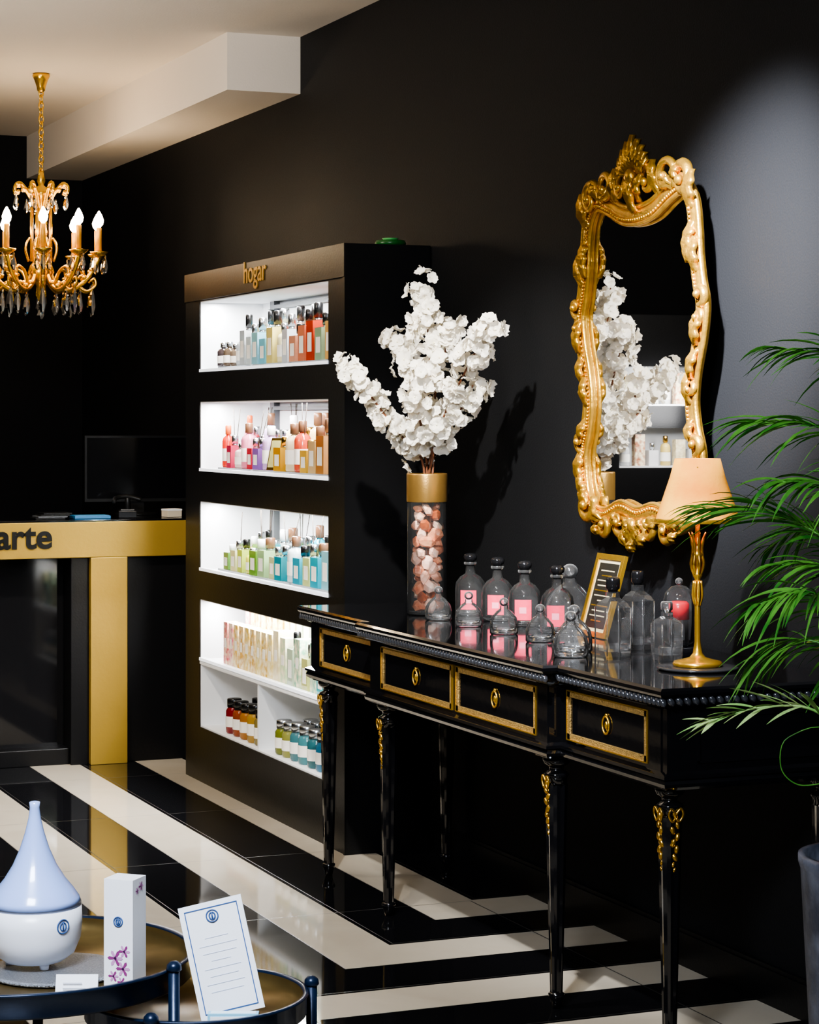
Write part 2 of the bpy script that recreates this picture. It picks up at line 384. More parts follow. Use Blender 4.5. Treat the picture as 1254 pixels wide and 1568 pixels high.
def crystal(mb, x, y, z, L=.06, w=.012):
    mb.lathe([(.001,0),(w*.4,-L*.12),(w*.25,-L*.2),(w*.6,-L*.35),(w,-L*.7),(w*.5,-L*.93),(.001,-L)], (x,y,z), m_crystal, 6, smooth=False)
for k in range(8):   # crown
    a = 2*PI*k/8+.2; M_ = T(cx,cy,0) @ Matrix.Rotation(a,4,'Z')
    ch.tube(cr([(.03,0,2.44),(.06,0,2.50),(.10,0,2.545),(.125,0,2.53),(.122,0,2.505),(.105,0,2.51)],5), [.008]*26, m_brass, 6, M_)
    for q in range(3): ch.ell((.05+.03*q,0,2.50+.02*q),(.018,.012,.01),m_brass,8,5,M_)
    p = M_ @ Vector((.12,0,2.50)); crystal(ch, p.x, p.y, 2.50, .07, .013)
    p = M_ @ Vector((.07,0,2.48)); crystal(ch, p.x, p.y, 2.475, .06, .012)
    ch.tube([(.045,0,2.44),(.045,0,2.20)], .0075, m_brass, 6, M_)
    ch.tube(cr([(.03,0,2.18),(.05,0,2.30),(.075,0,2.26),(.06,0,2.2)],4), .005, m_brass, 5, M_)
for k in range(10):   # arms
    a = 2*PI*k/10+.12; M_ = T(cx,cy,0) @ Matrix.Rotation(a,4,'Z'); Rr = .265
    arm = cr([(.03,0,2.17),(.07,0,2.10),(.13,0,2.07),(.19,0,2.10),(.24,0,2.16),(Rr,0,2.215)],6)
    ch.tube(arm, [.011]*len(arm), m_brass, 8, M_)
    ch.tube(cr([(.10,0,2.085),(.13,0,2.15),(.18,0,2.17),(.195,0,2.14),(.175,0,2.13)],5), .007, m_brass, 6, M_)
    ch.tube(cr([(.17,0,2.09),(.21,0,2.065),(.25,0,2.09),(.245,0,2.12),(.225,0,2.11)],5), .006, m_brass, 6, M_)
    for q,(xx,zz) in enumerate(((.08,2.1),(.12,2.085),(.16,2.095),(.2,2.125),(.235,2.16))):
        ch.ell((xx,0,zz),(.016,.014,.014),m_brass,7,5,M_)
    ch.lathe([(.006,0),(.02,.01),(.038,.022),(.042,.03),(.03,.03),(.014,.035)], (Rr,0,2.21), m_brass, 14, M_)
    ch.lathe([(.012,0),(.012,.10),(.008,.105)], (Rr,0,2.245), m_sleeve, 10, M_)
    ch.lathe([(.007,0),(.018,.012),(.022,.03),(.014,.052),(.003,.072)], (Rr,0,2.35), m_bulb, 10, M_)
    for q in range(3):
        p = M_ @ Vector((Rr+.03*math.cos(q*2.1),.03*math.sin(q*2.1),0)); crystal(ch, p.x, p.y, 2.225, .08, .014)
    p = M_ @ Vector((.235,0,0)); crystal(ch, p.x, p.y, 2.10, .145, .018)
    p = M_ @ Vector((.18,0,0)); crystal(ch, p.x, p.y, 2.075, .11, .016)
    p = M_ @ Vector((.11,0,0)); crystal(ch, p.x, p.y, 2.06, .10, .016)
crystal(ch, cx, cy, 2.0, .06, .02)
ch.obj('chandelier')

# ------------------------------------------------------------------ console table
tb = MB()
def outline(o, z):
    E, Mx = 2.52-o, 2.48-o; ya, yb = 4.58-o, 7.0+o; ma, mb_ = 5.12-o, 6.36+o; bx = 3.035
    return [(bx,ya,z),(E,ya,z),(E,ma,z),(Mx,ma,z),(Mx,mb_,z),(E,mb_,z),(E,yb,z),(bx,yb,z)]
tb.loft([outline(o,z) for z,o in ((.640,.0),(.648,.012),(.656,.014),(.664,.010),(.668,.016),(.676,.016),(.682,.0),(.826,0),(.831,.010),(.836,.012),(.838,.012),(.857,.014),(.860,.032),(.866,.036),(.874,.036),(.880,.030))], m_blackwood, smooth=False)
m_rope = mat('rope_molding', '#54565c', .2, .6, coat=.5)
def rope(p, q, z, st=.021):
    p = Vector(p); q = Vector(q); n = max(1,int((q-p).length/st)); d = (q-p).normalized()
    for k in range(n+1):
        c = p+(q-p)*k/n
        rot = Vector((0,0,1)).rotation_difference((d*.6+Vector((0,0,.8))).normalized()).to_matrix()
        tb.ell((c.x,c.y,z), (.009,.009,.013), m_rope, 6, 4, rot=rot)
o_ = outline(.024, 0)
for a in range(0, 7): rope(o_[a][:2]+(0,), o_[a+1][:2]+(0,), .848)
def panel(x, ya, yb, za, zb):
    w = .014; t = .004
    for a in ((ya,yb,za,za+w),(ya,yb,zb-w,zb),(ya,ya+w,za,zb),(yb-w,yb,za,zb)):
        tb.box(x-t, x+.001, *a, m_gold2)
    for a in ((ya-.003,yb+.003,za-.003,za),(ya-.003,yb+.003,zb,zb+.003),(ya-.003,ya,za,zb),(yb,yb+.003,za,zb)):
        tb.box(x-t*1.5, x+.001, *a, m_brass)
    yc = (ya+yb)/2; zc = (za+zb)/2
    pts = [(x-.004, yc+.017*math.cos(k*PI/10), zc+.021*math.sin(k*PI/10)) for k in range(20)]
    tb.tube(pts, .0028, m_brass, 6, closed=True)
    tb.ell((x-.002,yc,zc),(.004,.006,.010),m_brass,10,6)
    tb.ell((x-.002,yc,zc+.024),(.004,.006,.005),m_brass,8,5)
panel(2.52, 6.43, 6.90, .694, .814); panel(2.52, 4.67, 5.09, .694, .814)
panel(2.48, 5.73, 6.26, .694, .814); panel(2.48, 5.19, 5.70, .694, .814)
for (xa,xb,za,zb) in ((2.60,2.95,.70,.705),(2.60,2.95,.805,.81),(2.60,2.605,.70,.81),(2.945,2.95,.70,.81)):
    tb.box(xa,xb,4.576,4.581,za,zb,m_blackwood)
legs = [(2.56,6.94,1),(2.52,6.31,1),(2.52,5.16,1),(2.56,4.64,2),(2.98,4.64,0),(2.98,6.94,0)]
def ormolu(x, y, axis):
    def P_(d, s, z): return (x-d, y+s, z) if axis == 0 else (x+s, y-d, z)
    for s_ in (-1,1):
        tb.tube(cr([P_(.030,0,.578),P_(.032,.012*s_,.592),P_(.031,.019*s_,.578),P_(.030,.010*s_,.562),P_(.029,0,.57)],4), .0032, m_gold, 5)
    for k,(s,z,r) in enumerate(((0,.575,.008),(.006,.553,.007),(-.006,.54,.008),(.007,.525,.008),(-.005,.51,.009),(.005,.495,.008),(0,.478,.008),(-.003,.462,.006),(0,.448,.005))):
        tb.ell(P_(.026-k*.0006,s,z), (r*.8,r*.8,r*1.4), m_gold, 7, 5, rot=Euler((R.uniform(-.5,.5),R.uniform(-.5,.5),0)).to_matrix())
for (x,y,k) in legs:
    tb.box(x-.043 if k else x-.03, x+.03, y-.035, y+.035, .64, .826, m_blackwood)
    tb.lathe([(.034,.64),(.036,.632),(.032,.622),(.02,.615),(.018,.606),(.03,.60),(.033,.594),(.028,.586),(.028,.57)], (x,y,0), m_blackwood, 16)
    rings = []
    for q in range(9):
        t = q/8; z = .57-.53*t; r = .029-.013*t
        rings.append([(x+r*(1 if j % 2 else .86)*math.cos(2*PI*j/16), y+r*(1 if j % 2 else .86)*math.sin(2*PI*j/16), z) for j in range(16)])
    tb.loft(rings, m_blackwood, smooth=False)
    tb.lathe([(.014,.042),(.021,.038),(.021,.03),(.016,.02),(.011,0)], (x,y,0), m_blackwood, 14)
    if k: ormolu(x, y, 0)
    if k == 2: ormolu(x, y, 1)
tb.obj('console_table')

# ------------------------------------------------------------------ baroque mirror (local x=along wall, -y=room)
mf = MB()
half = [(0,2.065),(.10,2.075),(.20,2.11),(.28,2.125),(.335,2.08),(.355,2.0),(.362,1.93),(.378,1.86),(.398,1.80),(.385,1.72),(.348,1.62),(.335,1.54),(.350,1.47),(.375,1.41),(.375,1.34),(.352,1.27),(.295,1.225),(.21,1.215),(.11,1.24),(0,1.225)]
loop = [(s,0,z) for s,z in half]+[(-s,0,z) for s,z in reversed(half[1:-1])]
sm = cr(loop, 7, closed=True)
cen = Vector((0,0,1.66))
def off(pts, o, y=0):
    out = []; n = len(pts)
    for i in range(n):
        t = (pts[(i+1)%n]-pts[i-1]).normalized(); nrm = Vector((t.z,0,-t.x))
        if nrm.dot(pts[i]-cen) < 0: nrm = -nrm
        p = pts[i]+nrm*o; out.append(Vector((p.x, y, p.z)))
    return out
n_ = len(sm)
mf.tube(off(sm,0,0), .023, m_gold, 12, closed=True, flat=.7)
mf.tube(off(sm,.025,-.008), .0085, m_gold, 8, closed=True)
mf.tube(off(sm,-.023,-.008), .007, m_gold, 8, closed=True)
for i, p in enumerate(off(sm,-.011,-.016)):
    mf.ell(p, (.005,.005,.005), m_gold, 6, 4)
gl = off(sm,-.018,.004)
mf.add([tuple(p) for p in gl], [tuple(range(len(gl)))], m_mirror, smooth=False)
bk = off(sm,0,.012)
mf.add([tuple(p) for p in bk], [tuple(range(len(bk)))], m_black, smooth=False)
def leafg(p, ang, L_, W, curl=.016):
    d = Vector((math.cos(ang),0,math.sin(ang))); sdv = Vector((-d.z,0,d.x)); rings = []
    lob = max(3, int(L_/.028))
    for k in range(17):
        t = k/16; w = W*math.sin(PI*(t*.86+.1))**.8*(1-.25*t)*(1+.28*math.sin(t*lob*2*PI)); c = Vector(p)+d*(L_*t)+Vector((0,-.010-curl*math.sin(PI*t)-curl*t*.8,0))
        rings.append([tuple(c+sdv*(-w)+Vector((0,.010,0))), tuple(c+sdv*(-w*.5)+Vector((0,-.005,0))), tuple(c+Vector((0,.005,0))), tuple(c+sdv*(w*.5)+Vector((0,-.005,0))), tuple(c+sdv*w+Vector((0,.010,0))), tuple(c+Vector((0,.016,0)))])
    mf.loft(rings, m_gold)
def scroll(c, r, a0, turns, th=.014, y=-.012):
    for sg in (1,-1):
        pts = []; rd = []
        N = int(22*abs(turns))
        for k in range(N+1):
            t = k/N; a = a0+turns*2*PI*t; rr = r*(1-t*.85)
            pts.append((sg*(c[0]+rr*math.cos(a)), y-.014*t, c[1]+rr*math.sin(a))); rd.append(th*(.55+.6*math.sin(PI*min(1,t+.15)))*(1-.35*t))
        mf.tube(pts, rd, m_gold, 8)
        mf.ell((sg*c[0],y-.016,c[1]), (th*.95,th*.95,th*.95), m_gold, 8, 6)
def leaves(lst):
    for (s,z,a,L_,W) in lst:
        a = math.radians(a)
        leafg((s,0,z), a, L_, W); leafg((-s,0,z), PI-a, L_, W)
scroll((.300,2.135), .055, 3.4, -1.3, .015)
scroll((.195,2.155), .050, .2, 1.2, .013)
scroll((.085,2.150), .052, PI, -1.1, .013)
scroll((.045,2.215), .034, 4.2, 1.0, .010)
scroll((.405,1.825), .030, -2.2, 1.1, .012)
scroll((.395,1.765), .022, 2.0, -1.1, .010)
scroll((.378,1.43), .030, -2, 1.1, .012)
scroll((.352,1.575), .018, 1.9, -1.0, .009)
scroll((.330,1.245), .048, 2.6, 1.2, .015)
scroll((.20,1.195), .040, .5, -1.1, .012)
scroll((.10,1.205), .045, 2.8, 1.1, .012)
scroll((.04,1.180), .026, .4, -1.0, .010)
leaves([(.338,2.05,78,.11,.032),(.350,2.03,265,.12,.026),(.24,2.12,150,.08,.02),(.25,2.13,60,.06,.018),(.14,2.11,100,.10,.022),(.37,1.88,84,.10,.024),
 (.395,1.79,263,.10,.026),(.376,1.69,256,.09,.02),(.338,1.53,90,.09,.018),(.342,1.50,288,.07,.020),(.378,1.41,268,.10,.026),(.36,1.31,245,.07,.022),
 (.30,1.23,195,.09,.022),(.16,1.225,200,.08,.02),(.08,1.19,235,.06,.018),(.335,1.26,65,.09,.02),(.26,1.20,250,.04,.014)])
for k in range(-4,5):      # crest shell
    a = PI/2+k*.25; L_ = .115-.012*abs(k)
    leafg((0.010*k*-1,-.006,2.175), a, L_, .014, .014)
mf.ell((0,-.03,2.172),(.024,.018,.024),m_gold,10,7)
for sg in (1,-1): leafg((0.01*sg,0,2.10), PI/2-sg*.5, .09, .02)
leafg((0,-.01,2.07), PI/2, .11, .024)
for k in range(-3,4):
    leafg((.008*k,-.004,1.215), -PI/2+k*.33, .085-.014*abs(k), .016, .012)
mf.ell((0,-.026,1.20),(.02,.014,.02),m_gold,10,7)
leafg((0,-.006,1.165), -PI/2, .04, .011)
mM = T(2.985, 5.58, 0) @ RZ(-93)
mf.obj('baroque_wall_mirror', M=mM)

# ------------------------------------------------------------------ vase with blossom branches
TZ = .8805
VX, VY = 2.75, 6.56
vs = MB()
vs.lathe([(.001,.001),(.060,.001),(.0625,.004),(.0625,.36)], (VX,VY,TZ), m_glass, 32, cap=False)
vs.lathe([(.001,.0105),(.056,.0105),(.058,.014)], (VX,VY,TZ), m_crystal, 32, cap=False)
vs.lathe([(.0635,.355),(.0645,.36),(.0645,.44),(.0635,.445),(.0575,.445),(.0575,.355)], (VX,VY,TZ), mat('brushed_gold_collar','#c89c58',.3,.85,bump=.05,bscale=200), 32, cap=False)
vs.lathe([(.0575,.0),(.0575,.002)], (VX,VY,TZ+.40), m_black, 24)
import itertools
def stone(c, r):
    # angular rock: squashed irregular prism-like chunk
    rot = Euler((R.uniform(0,3),R.uniform(0,3),R.uniform(0,3))).to_matrix()
    sc = (R.uniform(.75,1.2), R.uniform(.55,.9), R.uniform(.8,1.3)); ns_ = R.choice((4,5,5,6))
    rings = []; wob = [R.uniform(.75,1.15) for _ in range(ns_)]
    for (zq, rq) in ((-1,.35),(-.55,.92),(.45,1.0),(1,.45)):
        sh_ = (R.uniform(-.15,.15), R.uniform(-.15,.15))
        rings.append([tuple(rot @ Vector((r*sc[0]*(rq*wob[k]*math.cos(2*PI*k/ns_)+sh_[0]), r*sc[1]*(rq*wob[k]*math.sin(2*PI*k/ns_)+sh_[1]), r*sc[2]*zq*.85))+Vector(c)) for k in range(ns_)])
    vs.loft(rings, R.choice((m_stone,m_stone,m_stone2,m_stone2,m_stone3)), smooth=False)
for l in range(12):
    for k in range(4):
        a = 2*PI*k/4+l*.83+R.uniform(-.3,.3); rr = R.uniform(.027,.034)
        stone((VX+rr*math.cos(a), VY+rr*math.sin(a), TZ+.034+l*.0275+R.uniform(-.006,.006)), R.uniform(.018,.0245))
rv = Vector((.925,-.3795,0)); fv = Vector((.3795,.925,0))
def W(u, f, z): return Vector((VX,VY,0))+rv*u+fv*f+Vector((0,0,z))
branches = [
 ([(0,0,1.0),(0,0,1.35),(-.01,-.02,1.52),(.01,-.04,1.70),(-.01,-.05,1.83),(-.02,-.05,1.92)], 62, 1.42),
 ([(0,0,1.0),(.01,-.01,1.35),(.05,-.10,1.50),(.11,-.2,1.63),(.155,-.28,1.72),(.175,-.32,1.77)], 62, 1.42),
 ([(0,0,1.0),(-.01,0,1.34),(-.07,-.03,1.43),(-.14,-.06,1.52),(-.20,-.08,1.60),(-.25,-.09,1.66)], 60, 1.38),
 ([(0,0,1.0),(.02,.0,1.36),(.03,.08,1.50),(-.05,.12,1.66),(-.10,.15,1.76)], 44, 1.46),
 ([(0,0,1.3),(.04,-.05,1.45),(.10,-.12,1.52),(.14,-.18,1.60)], 30, 1.42),
 ([(.0,0,1.35),(.03,-.04,1.6),(.06,-.06,1.72),(.07,-.06,1.80)], 26, 1.6),
 ([(.0,0,1.35),(-.02,-.09,1.48),(-.04,-.14,1.56),(-.02,-.16,1.64)], 26, 1.42),
]
m_sta = mat('stamen','#f0ecc8',.6)
def blossom(c, n, r):
    n = n.normalized(); q = Vector((0,0,1)).rotation_difference(n).to_matrix()
    np_ = 5; ph = R.uniform(0,6)
    for k in range(np_):
        a = ph+2*PI*k/np_; Ra = Matrix.Rotation(a,3,'Z'); vs_=[]; fs=[]
        for i in range(4):
            t = i/3; w = r*(.18+.62*math.sin(PI*min(t*.75+.08,1)))
            z0 = r*(.65*t-.35*t*t*R.uniform(.0,2.0))
            for j in range(5):
                s = (j-2)/2
                p = Vector((r*1.05*t*(1-.12*s*s), s*w*.75, z0+abs(s)*r*.14*R.uniform(-.6,1.6)+R.uniform(-.09,.09)*r*t))
                vs_.append(tuple(q @ (Ra @ p)+c))
        for i in range(3):
            for j in range(4): fs.append((i*5+j,i*5+j+1,i*5+j+6,i*5+j+5))
        vs.add(vs_, fs, m_petal)
    vs.ell(c+n*r*.25, (r*.10,)*3, m_sta, 5, 3)
for pts, cnt, zs in branches:
    P_ = cr([W(*p) for p in pts], 8)
    rd = [.0045-.002*k/len(P_) for k in range(len(P_))]
    vs.tube(P_, rd, m_stem, 6)
    cand = [p for p in P_ if p.z > zs]
    NN = int(cnt*1.8)
    for k in range(NN):
        p = cand[int(k/NN*len(cand))]
        d = Vector((R.gauss(0,1),R.gauss(0,1),R.gauss(0,1)*.9)).normalized()
        c = p+d*R.uniform(.014,.054)
        if c.x > 3.0: c.x = 3.0
        blossom(c, d+Vector((-.2,-.2,.1)), R.uniform(.018,.027))
vs.obj('flower_vase')

# ------------------------------------------------------------------ glass bottles on console
m_stopper = mat('stopper_dark', (.03,.03,.033), .12, .7)
m_pink = mat('pink_label', '#ee4462', .5, noise=.1, nscale=80)
def glass_lathe(mb, prof, c, seg=24, th=.003):
    mb.lathe([(.001,prof[0][1])]+prof, c, m_glass, seg, cap=False)
    r0 = prof[1][0]-th*1.5
    mb.lathe([(.001,prof[0][1]+.007),(r0*.9,prof[0][1]+.006),(r0,prof[0][1]+.012)], c, m_crystal, seg, cap=False)
def apoth(x, y, s=1.0):
    mb = MB(); c = (x,y,TZ)
    pr = [(.045,0),(.0485,.006),(.0485,.085),(.045,.105),(.032,.122),(.016,.132),(.014,.158),(.019,.162),(.019,.168)]
    glass_lathe(mb, [(a*s,b*s) for a,b in pr], c)
    mb.lathe([(.013*s,.155*s),(.013*s,.17*s),(.02*s,.175*s),(.022*s,.186*s),(.016*s,.194*s),(.001,.196*s)], c, m_stopper, 16)
    mb.lathe([(.0195*s,.160*s),(.0205*s,.164*s),(.0195*s,.168*s)], c, m_crystal, 16, cap=False)
    rings = []; 
    for z in (.022,.082):
        rings.append([(x+.0495*s*math.cos(a), y+.0495*s*math.sin(a), TZ+z*s) for a in [math.radians(218+d) for d in range(-10,55,6)]])
    mb.loft(rings, m_pink, cap=False, closed=False)
    rings = []
    for z in (.042,.06):
        rings.append([(x+.050*s*math.cos(a), y+.050*s*math.sin(a), TZ+z*s) for a in [math.radians(218+d) for d in range(8,36,6)]])
    mb.loft(rings, mat('label_print','#f490a4',.5), cap=False, closed=False)
    mb.obj('apothecary_bottle')
for x,y in ((2.86,6.47),(2.86,6.265),(2.86,6.07),(2.86,5.85)): apoth(x,y)
def flask(x, y, s=1.0, M_=None, name='glass_bell_flask'):
    mb = MB(); c = (0,0,0)
    pr = [(.036,0),(.039,.004),(.039,.03),(.035,.046),(.022,.062),(.011,.07),(.010,.078)]
    glass_lathe(mb, [(a*s,b*s) for a,b in pr], c, 20)
    mb.ell((0,0,.088*s),(.013*s,.013*s,.012*s),m_crystal,14,8)
    mb.lathe([(.001,.004*s),(.034*s,.005*s),(.036*s,.012*s),(.035*s,.016*s)], c, m_crystal, 18, cap=False)
    mb.obj(name, M=(T(x,y,TZ) if M_ is None else M_))
for x,y in ((2.70,6.35),(2.70,6.12),(2.70,5.87),(2.70,5.63)): flask(x,y,1.05)
flask(2.60,5.24,1.2)
flask(2.67,5.36,1.25)
flask(2.955,5.96,1.9)
def sqbottle(x, y, w, h, stop):
    mb = MB(); r = w/2
    def ring(q, z):
        b = q*.18
        return [(x+a, y+c, TZ+z) for a,c in ((-q+b,-q),(q-b,-q),(q,-q+b),(q,q-b),(q-b,q),(-q+b,q),(-q,q-b),(-q,-q+b))]
    lv = [(r,0),(r,h*.62),(r*.8,h*.68),(r*.4,h*.74),(r*.38,h*.82)]
    mb.loft([ring(.002,0)]+[ring(q,z) for q,z in lv], m_glass, smooth=False, cap=False)
    mb.loft([ring(.002,.014),ring(r-.006,.014),ring(r-.005,.03)], m_crystal, smooth=False, cap=False)
    for sx_,sy_ in ((-1,-1),(1,-1),(1,1),(-1,1)):
        mb.tube([(x+sx_*(r*.93),y+sy_*(r*.93),TZ+.004),(x+sx_*(r*.93),y+sy_*(r*.93),TZ+h*.62)], .0016, m_crystal, 6)
    mb.lathe([(r*.34,h*.80),(r*.36,h*.84),(r*.5,h*.86),(r*.5,h*.97),(r*.42,h)], (x,y,TZ), stop, 14)
    mb.obj('square_glass_bottle')
sqbottle(2.715,5.225,.074,.205,m_stopper); sqbottle(2.86,5.36,.07,.21,m_stopper); sqbottle(2.80,5.09,.062,.15,m_crystal)
mb = MB(); M_ = T(2.89,5.70,TZ+.002) @ RZ(-90) @ RX(-16)
w_,h_ = .085,.24
m_cream = mat('frame_cream','#d8c8a0',.5)
for a in ((-w_,w_,0,.016),(-w_,w_,h_-.016,h_),(-w_,-w_+.016,.016,h_-.016),(w_-.016,w_,.016,h_-.016)):
    mb.box(a[0],a[1],0,.012,a[2],a[3],m_brass,M_)
mb.box(-w_+.015,w_-.015,.005,.01,.015,h_-.015,m_cream,M_)
mb.box(-w_+.026,w_-.026,.004,.005,.026,h_-.026,mat('frame_dark','#26241e',.4),M_)
for k in range(11):
    w2 = (.03,.045,.038,.05,.02,.046,.05,.04,.048,.03,.04)[k]
    mb.box(-w2,w2,.003,.004,.045+k*.0145,.0485+k*.0145,m_cream if k % 3 else m_brass,M_)
mb.obj('leaning_picture_frame', bevel=.0008)
mb = MB(); c = (2.88,5.17,TZ)
mb.lathe([(.052,0),(.054,.004),(.054,.022),(.05,.026),(.001,.026)], c, m_blackwood, 28)
glass_lathe(mb, [(.041,.026),(.041,.145),(.036,.165),(.02,.180),(.006,.184)], c, 24, .002)
mb.ell((c[0],c[1],TZ+.193),(.010,.010,.010),m_crystal,12,8)
mb.lathe([(.024,.027),(.026,.03),(.026,.10),(.012,.108)], c, m_crystal, 16)
mb.lathe([(.027,.095),(.027,.135),(.02,.142)], c, mat('red_cap','#b81c28',.25), 16)
mb.obj('glass_cloche')

# ------------------------------------------------------------------ table lamp
LX, LY = 2.765, 4.87
mb = MB(); c = (LX,LY,TZ)
mb.lathe([(.095,0),(.10,.003),(.10,.007),(.095,.008),(.001,.008)], c, mat('dark_tray',(.03,.03,.032),.12), 36)
c = (LX,LY,TZ+.008)
mb.lathe([(.060,0),(.062,.006),(.058,.012),(.040,.016),(.02,.022),(.012,.032),(.009,.05),(.0075,.06),(.0075,.215),(.012,.222),(.012,.228),(.008,.236),(.010,.262),(.016,.275),(.009,.285),(.006,.30),(.006,.45),(.001,.46)], c, m_brass, 24)
for k in range(7):
    a = 2*PI*k/7; M_ = T(*c) @ Matrix.Rotation(a,4,'Z')
    mb.tube(cr([(.008,0,.225),(.016,0,.25),(.012,0,.275),(.012,0,.30),(.022,0,.33)],4), [.004]*12+[.005,.004,.003,.002,.001], m_brass, 6, M_)
    mb.tube(cr([(.006,0,.15),(.012,0,.175),(.009,0,.21)],4), .0035, m_brass, 5, M_)
zb, zt = 1.245, 1.40
m_shade = mat('lamp_shade_cloth','#d8a044',.75,emis=.45,ecol='#e8982c',noise=.25,nscale=6,col2='#bc6a24',bump=.1,bscale=150,spec=.1)
mb.lathe([(.105,0),(.085,.06),(.068,.11),(.056,.155),(.0545,.155),(.066,.11),(.083,.06),(.1035,0)], (LX,LY,zb), m_shade, 40, cap=False)
mb.lathe([(.106,-.002),(.107,.004),(.105,.008)], (LX,LY,zb), m_brass, 40, cap=False)
for k in range(3):
    a = 2*PI*k/3; mb.tube([(LX,LY,1.345),(LX+.062*math.cos(a),LY+.062*math.sin(a),1.38)], .002, m_brass, 5)
mb.obj('table_lamp')

# ------------------------------------------------------------------ palm in tall planter
PX, PY = 2.62, 3.86
mb = MB()
m_pot = mat('planter_mottled','#6a6e7a',.4,noise=.5,nscale=12,col2='#343844',bump=.2)
mb.lathe([(.13,0),(.135,.01),(.165,.585),(.17,.60),(.17,.615),(.155,.615),(.153,.58),(.001,.58)], (PX,PY,0), m_pot, 36)
mb.lathe([(.15,.58),(.1,.592),(.001,.60)], (PX,PY,0), mat('soil','#2a2018',.9,bump=1), 24)
def frond(pts, n, ll, m, droop=.5):
    P_ = cr([Vector((PX,PY,0))+rv*a+fv*f+Vector((0,0,z)) for a,f,z in pts], 10); N = len(P_)
    mb.tube(P_, [.005*(1-.8*k/N) for k in range(N)], m, 5)
    st = int(N*.38)
    for k in range(n):
        t = k/(n-1); idx = st+t*(N-1-st); i = min(int(idx), N-2); p = P_[i].lerp(P_[i+1], idx-i)
        tg = (P_[i+1]-P_[i]).normalized(); sd = tg.cross(Vector((0,0,1)))
        if sd.length < .1: sd = rv.copy()
        sd.normalize()
        for sg in (1,-1):
            if R.random() < .08: continue
            L_ = ll*(.55+.6*math.sin(PI*min(1,t*.8+.15)))*R.uniform(.65,1.25)*(1-.1*t)
            d = (tg*(.55+.6*t+R.uniform(-.25,.2))+sd*sg*(.85-.35*t)+Vector((0,0,R.uniform(-.2,.5)))).normalized()
            w = .0038*R.uniform(.75,1.3); q = p.copy(); wn = d.cross(Vector((0,0,1)))
            if wn.length < .05: wn = sd.copy()
            wn.normalize(); wn = (wn+Vector((0,0,R.uniform(-.8,.8)))).normalized(); v_=[]; f_=[]
            dr = droop*R.uniform(.7,1.4)
            for s in range(7):
                u = s/6; ww = w*math.sin(PI*(u*.86+.12))*1.15
                v_ += [tuple(q-wn*ww+Vector((0,0,ww*.4))), tuple(q), tuple(q+wn*ww+Vector((0,0,ww*.4)))]
                d = (d+Vector((0,0,-dr*.2))).normalized(); q = q+d*(L_/6)
                if q.x > 3.03: q.x = 3.03
            for s in range(6): f_ += [(s*3,s*3+1,s*3+4,s*3+3),(s*3+1,s*3+2,s*3+5,s*3+4)]
            mb.add(v_, f_, m)
F = [
 ([(0,0,.6),(.04,.02,1.25),(.02,.04,1.52),(-.06,.05,1.62),(-.20,.05,1.64)], 26,.17,m_leaf,.8),
 ([(0,0,.6),(.02,0,1.15),(-.02,-.03,1.40),(-.13,-.04,1.48),(-.27,-.04,1.49)], 32,.19,m_leaf,.8),
 ([(0,0,.6),(-.01,.02,1.02),(-.08,.06,1.22),(-.2,.10,1.30),(-.34,.13,1.31)], 34,.19,m_leaf,.6),
 ([(0,0,.6),(-.02,-.05,.92),(-.10,-.12,1.10),(-.18,-.16,1.16),(-.28,-.2,1.14)], 30,.16,m_leaf,.9),
 ([(0,0,.6),(-.05,-.04,.80),(-.14,-.06,.91),(-.25,-.08,.925),(-.36,-.1,.90)], 16,.12,m_leafl,.2),
 ([(0,0,.6),(.03,-.05,1.0),(.02,-.16,1.3),(-.05,-.28,1.40),(-.12,-.4,1.38)], 26,.17,m_leaf,.7),
 ([(0,0,.6),(.02,.1,1.0),(.0,.2,1.2),(-.07,.3,1.27),(-.17,.38,1.22)], 26,.16,m_leaf,.8),
 ([(0,0,.6),(.08,-.1,1.1),(.13,-.2,1.4),(.16,-.3,1.52),(.17,-.42,1.52)], 22,.16,m_leaf,.8),
 ([(0,0,.6),(.02,-.1,.9),(-.0,-.25,1.06),(-.07,-.4,1.10),(-.13,-.52,1.03)], 24,.15,m_leaf,.7),
 ([(0,0,.6),(0,.03,.85),(-.06,.08,1.0),(-.15,.12,1.04),(-.23,.16,1.0)], 26,.15,m_leaf,.9),
 ([(0,0,.6),(.02,.02,1.0),(-.02,.03,1.26),(-.1,.03,1.36),(-.2,.02,1.37)], 26,.17,m_leaf,1.0),
 ([(0,0,.6),(.0,-.03,.95),(-.05,-.02,1.14),(-.13,.0,1.2),(-.22,.02,1.2)], 26,.15,m_leaf,.9),
 ([(0,0,.6),(.1,.02,1.1),(.16,.04,1.35),(.2,.1,1.45),(.2,.18,1.45)], 20,.15,m_leaf,.8)]
for f in F: frond(*f)
mb.tube(cr([tuple(Vector((PX,PY,0))+rv*a+fv*f+Vector((0,0,z))) for a,f,z in ((0,0,.6),(-.1,-.05,.86),(-.2,-.05,.86),(-.215,-.05,.80),(-.18,-.05,.765),(-.12,-.05,.77))],6), .0013, m_leaf, 5)
mb.obj('potted_palm')

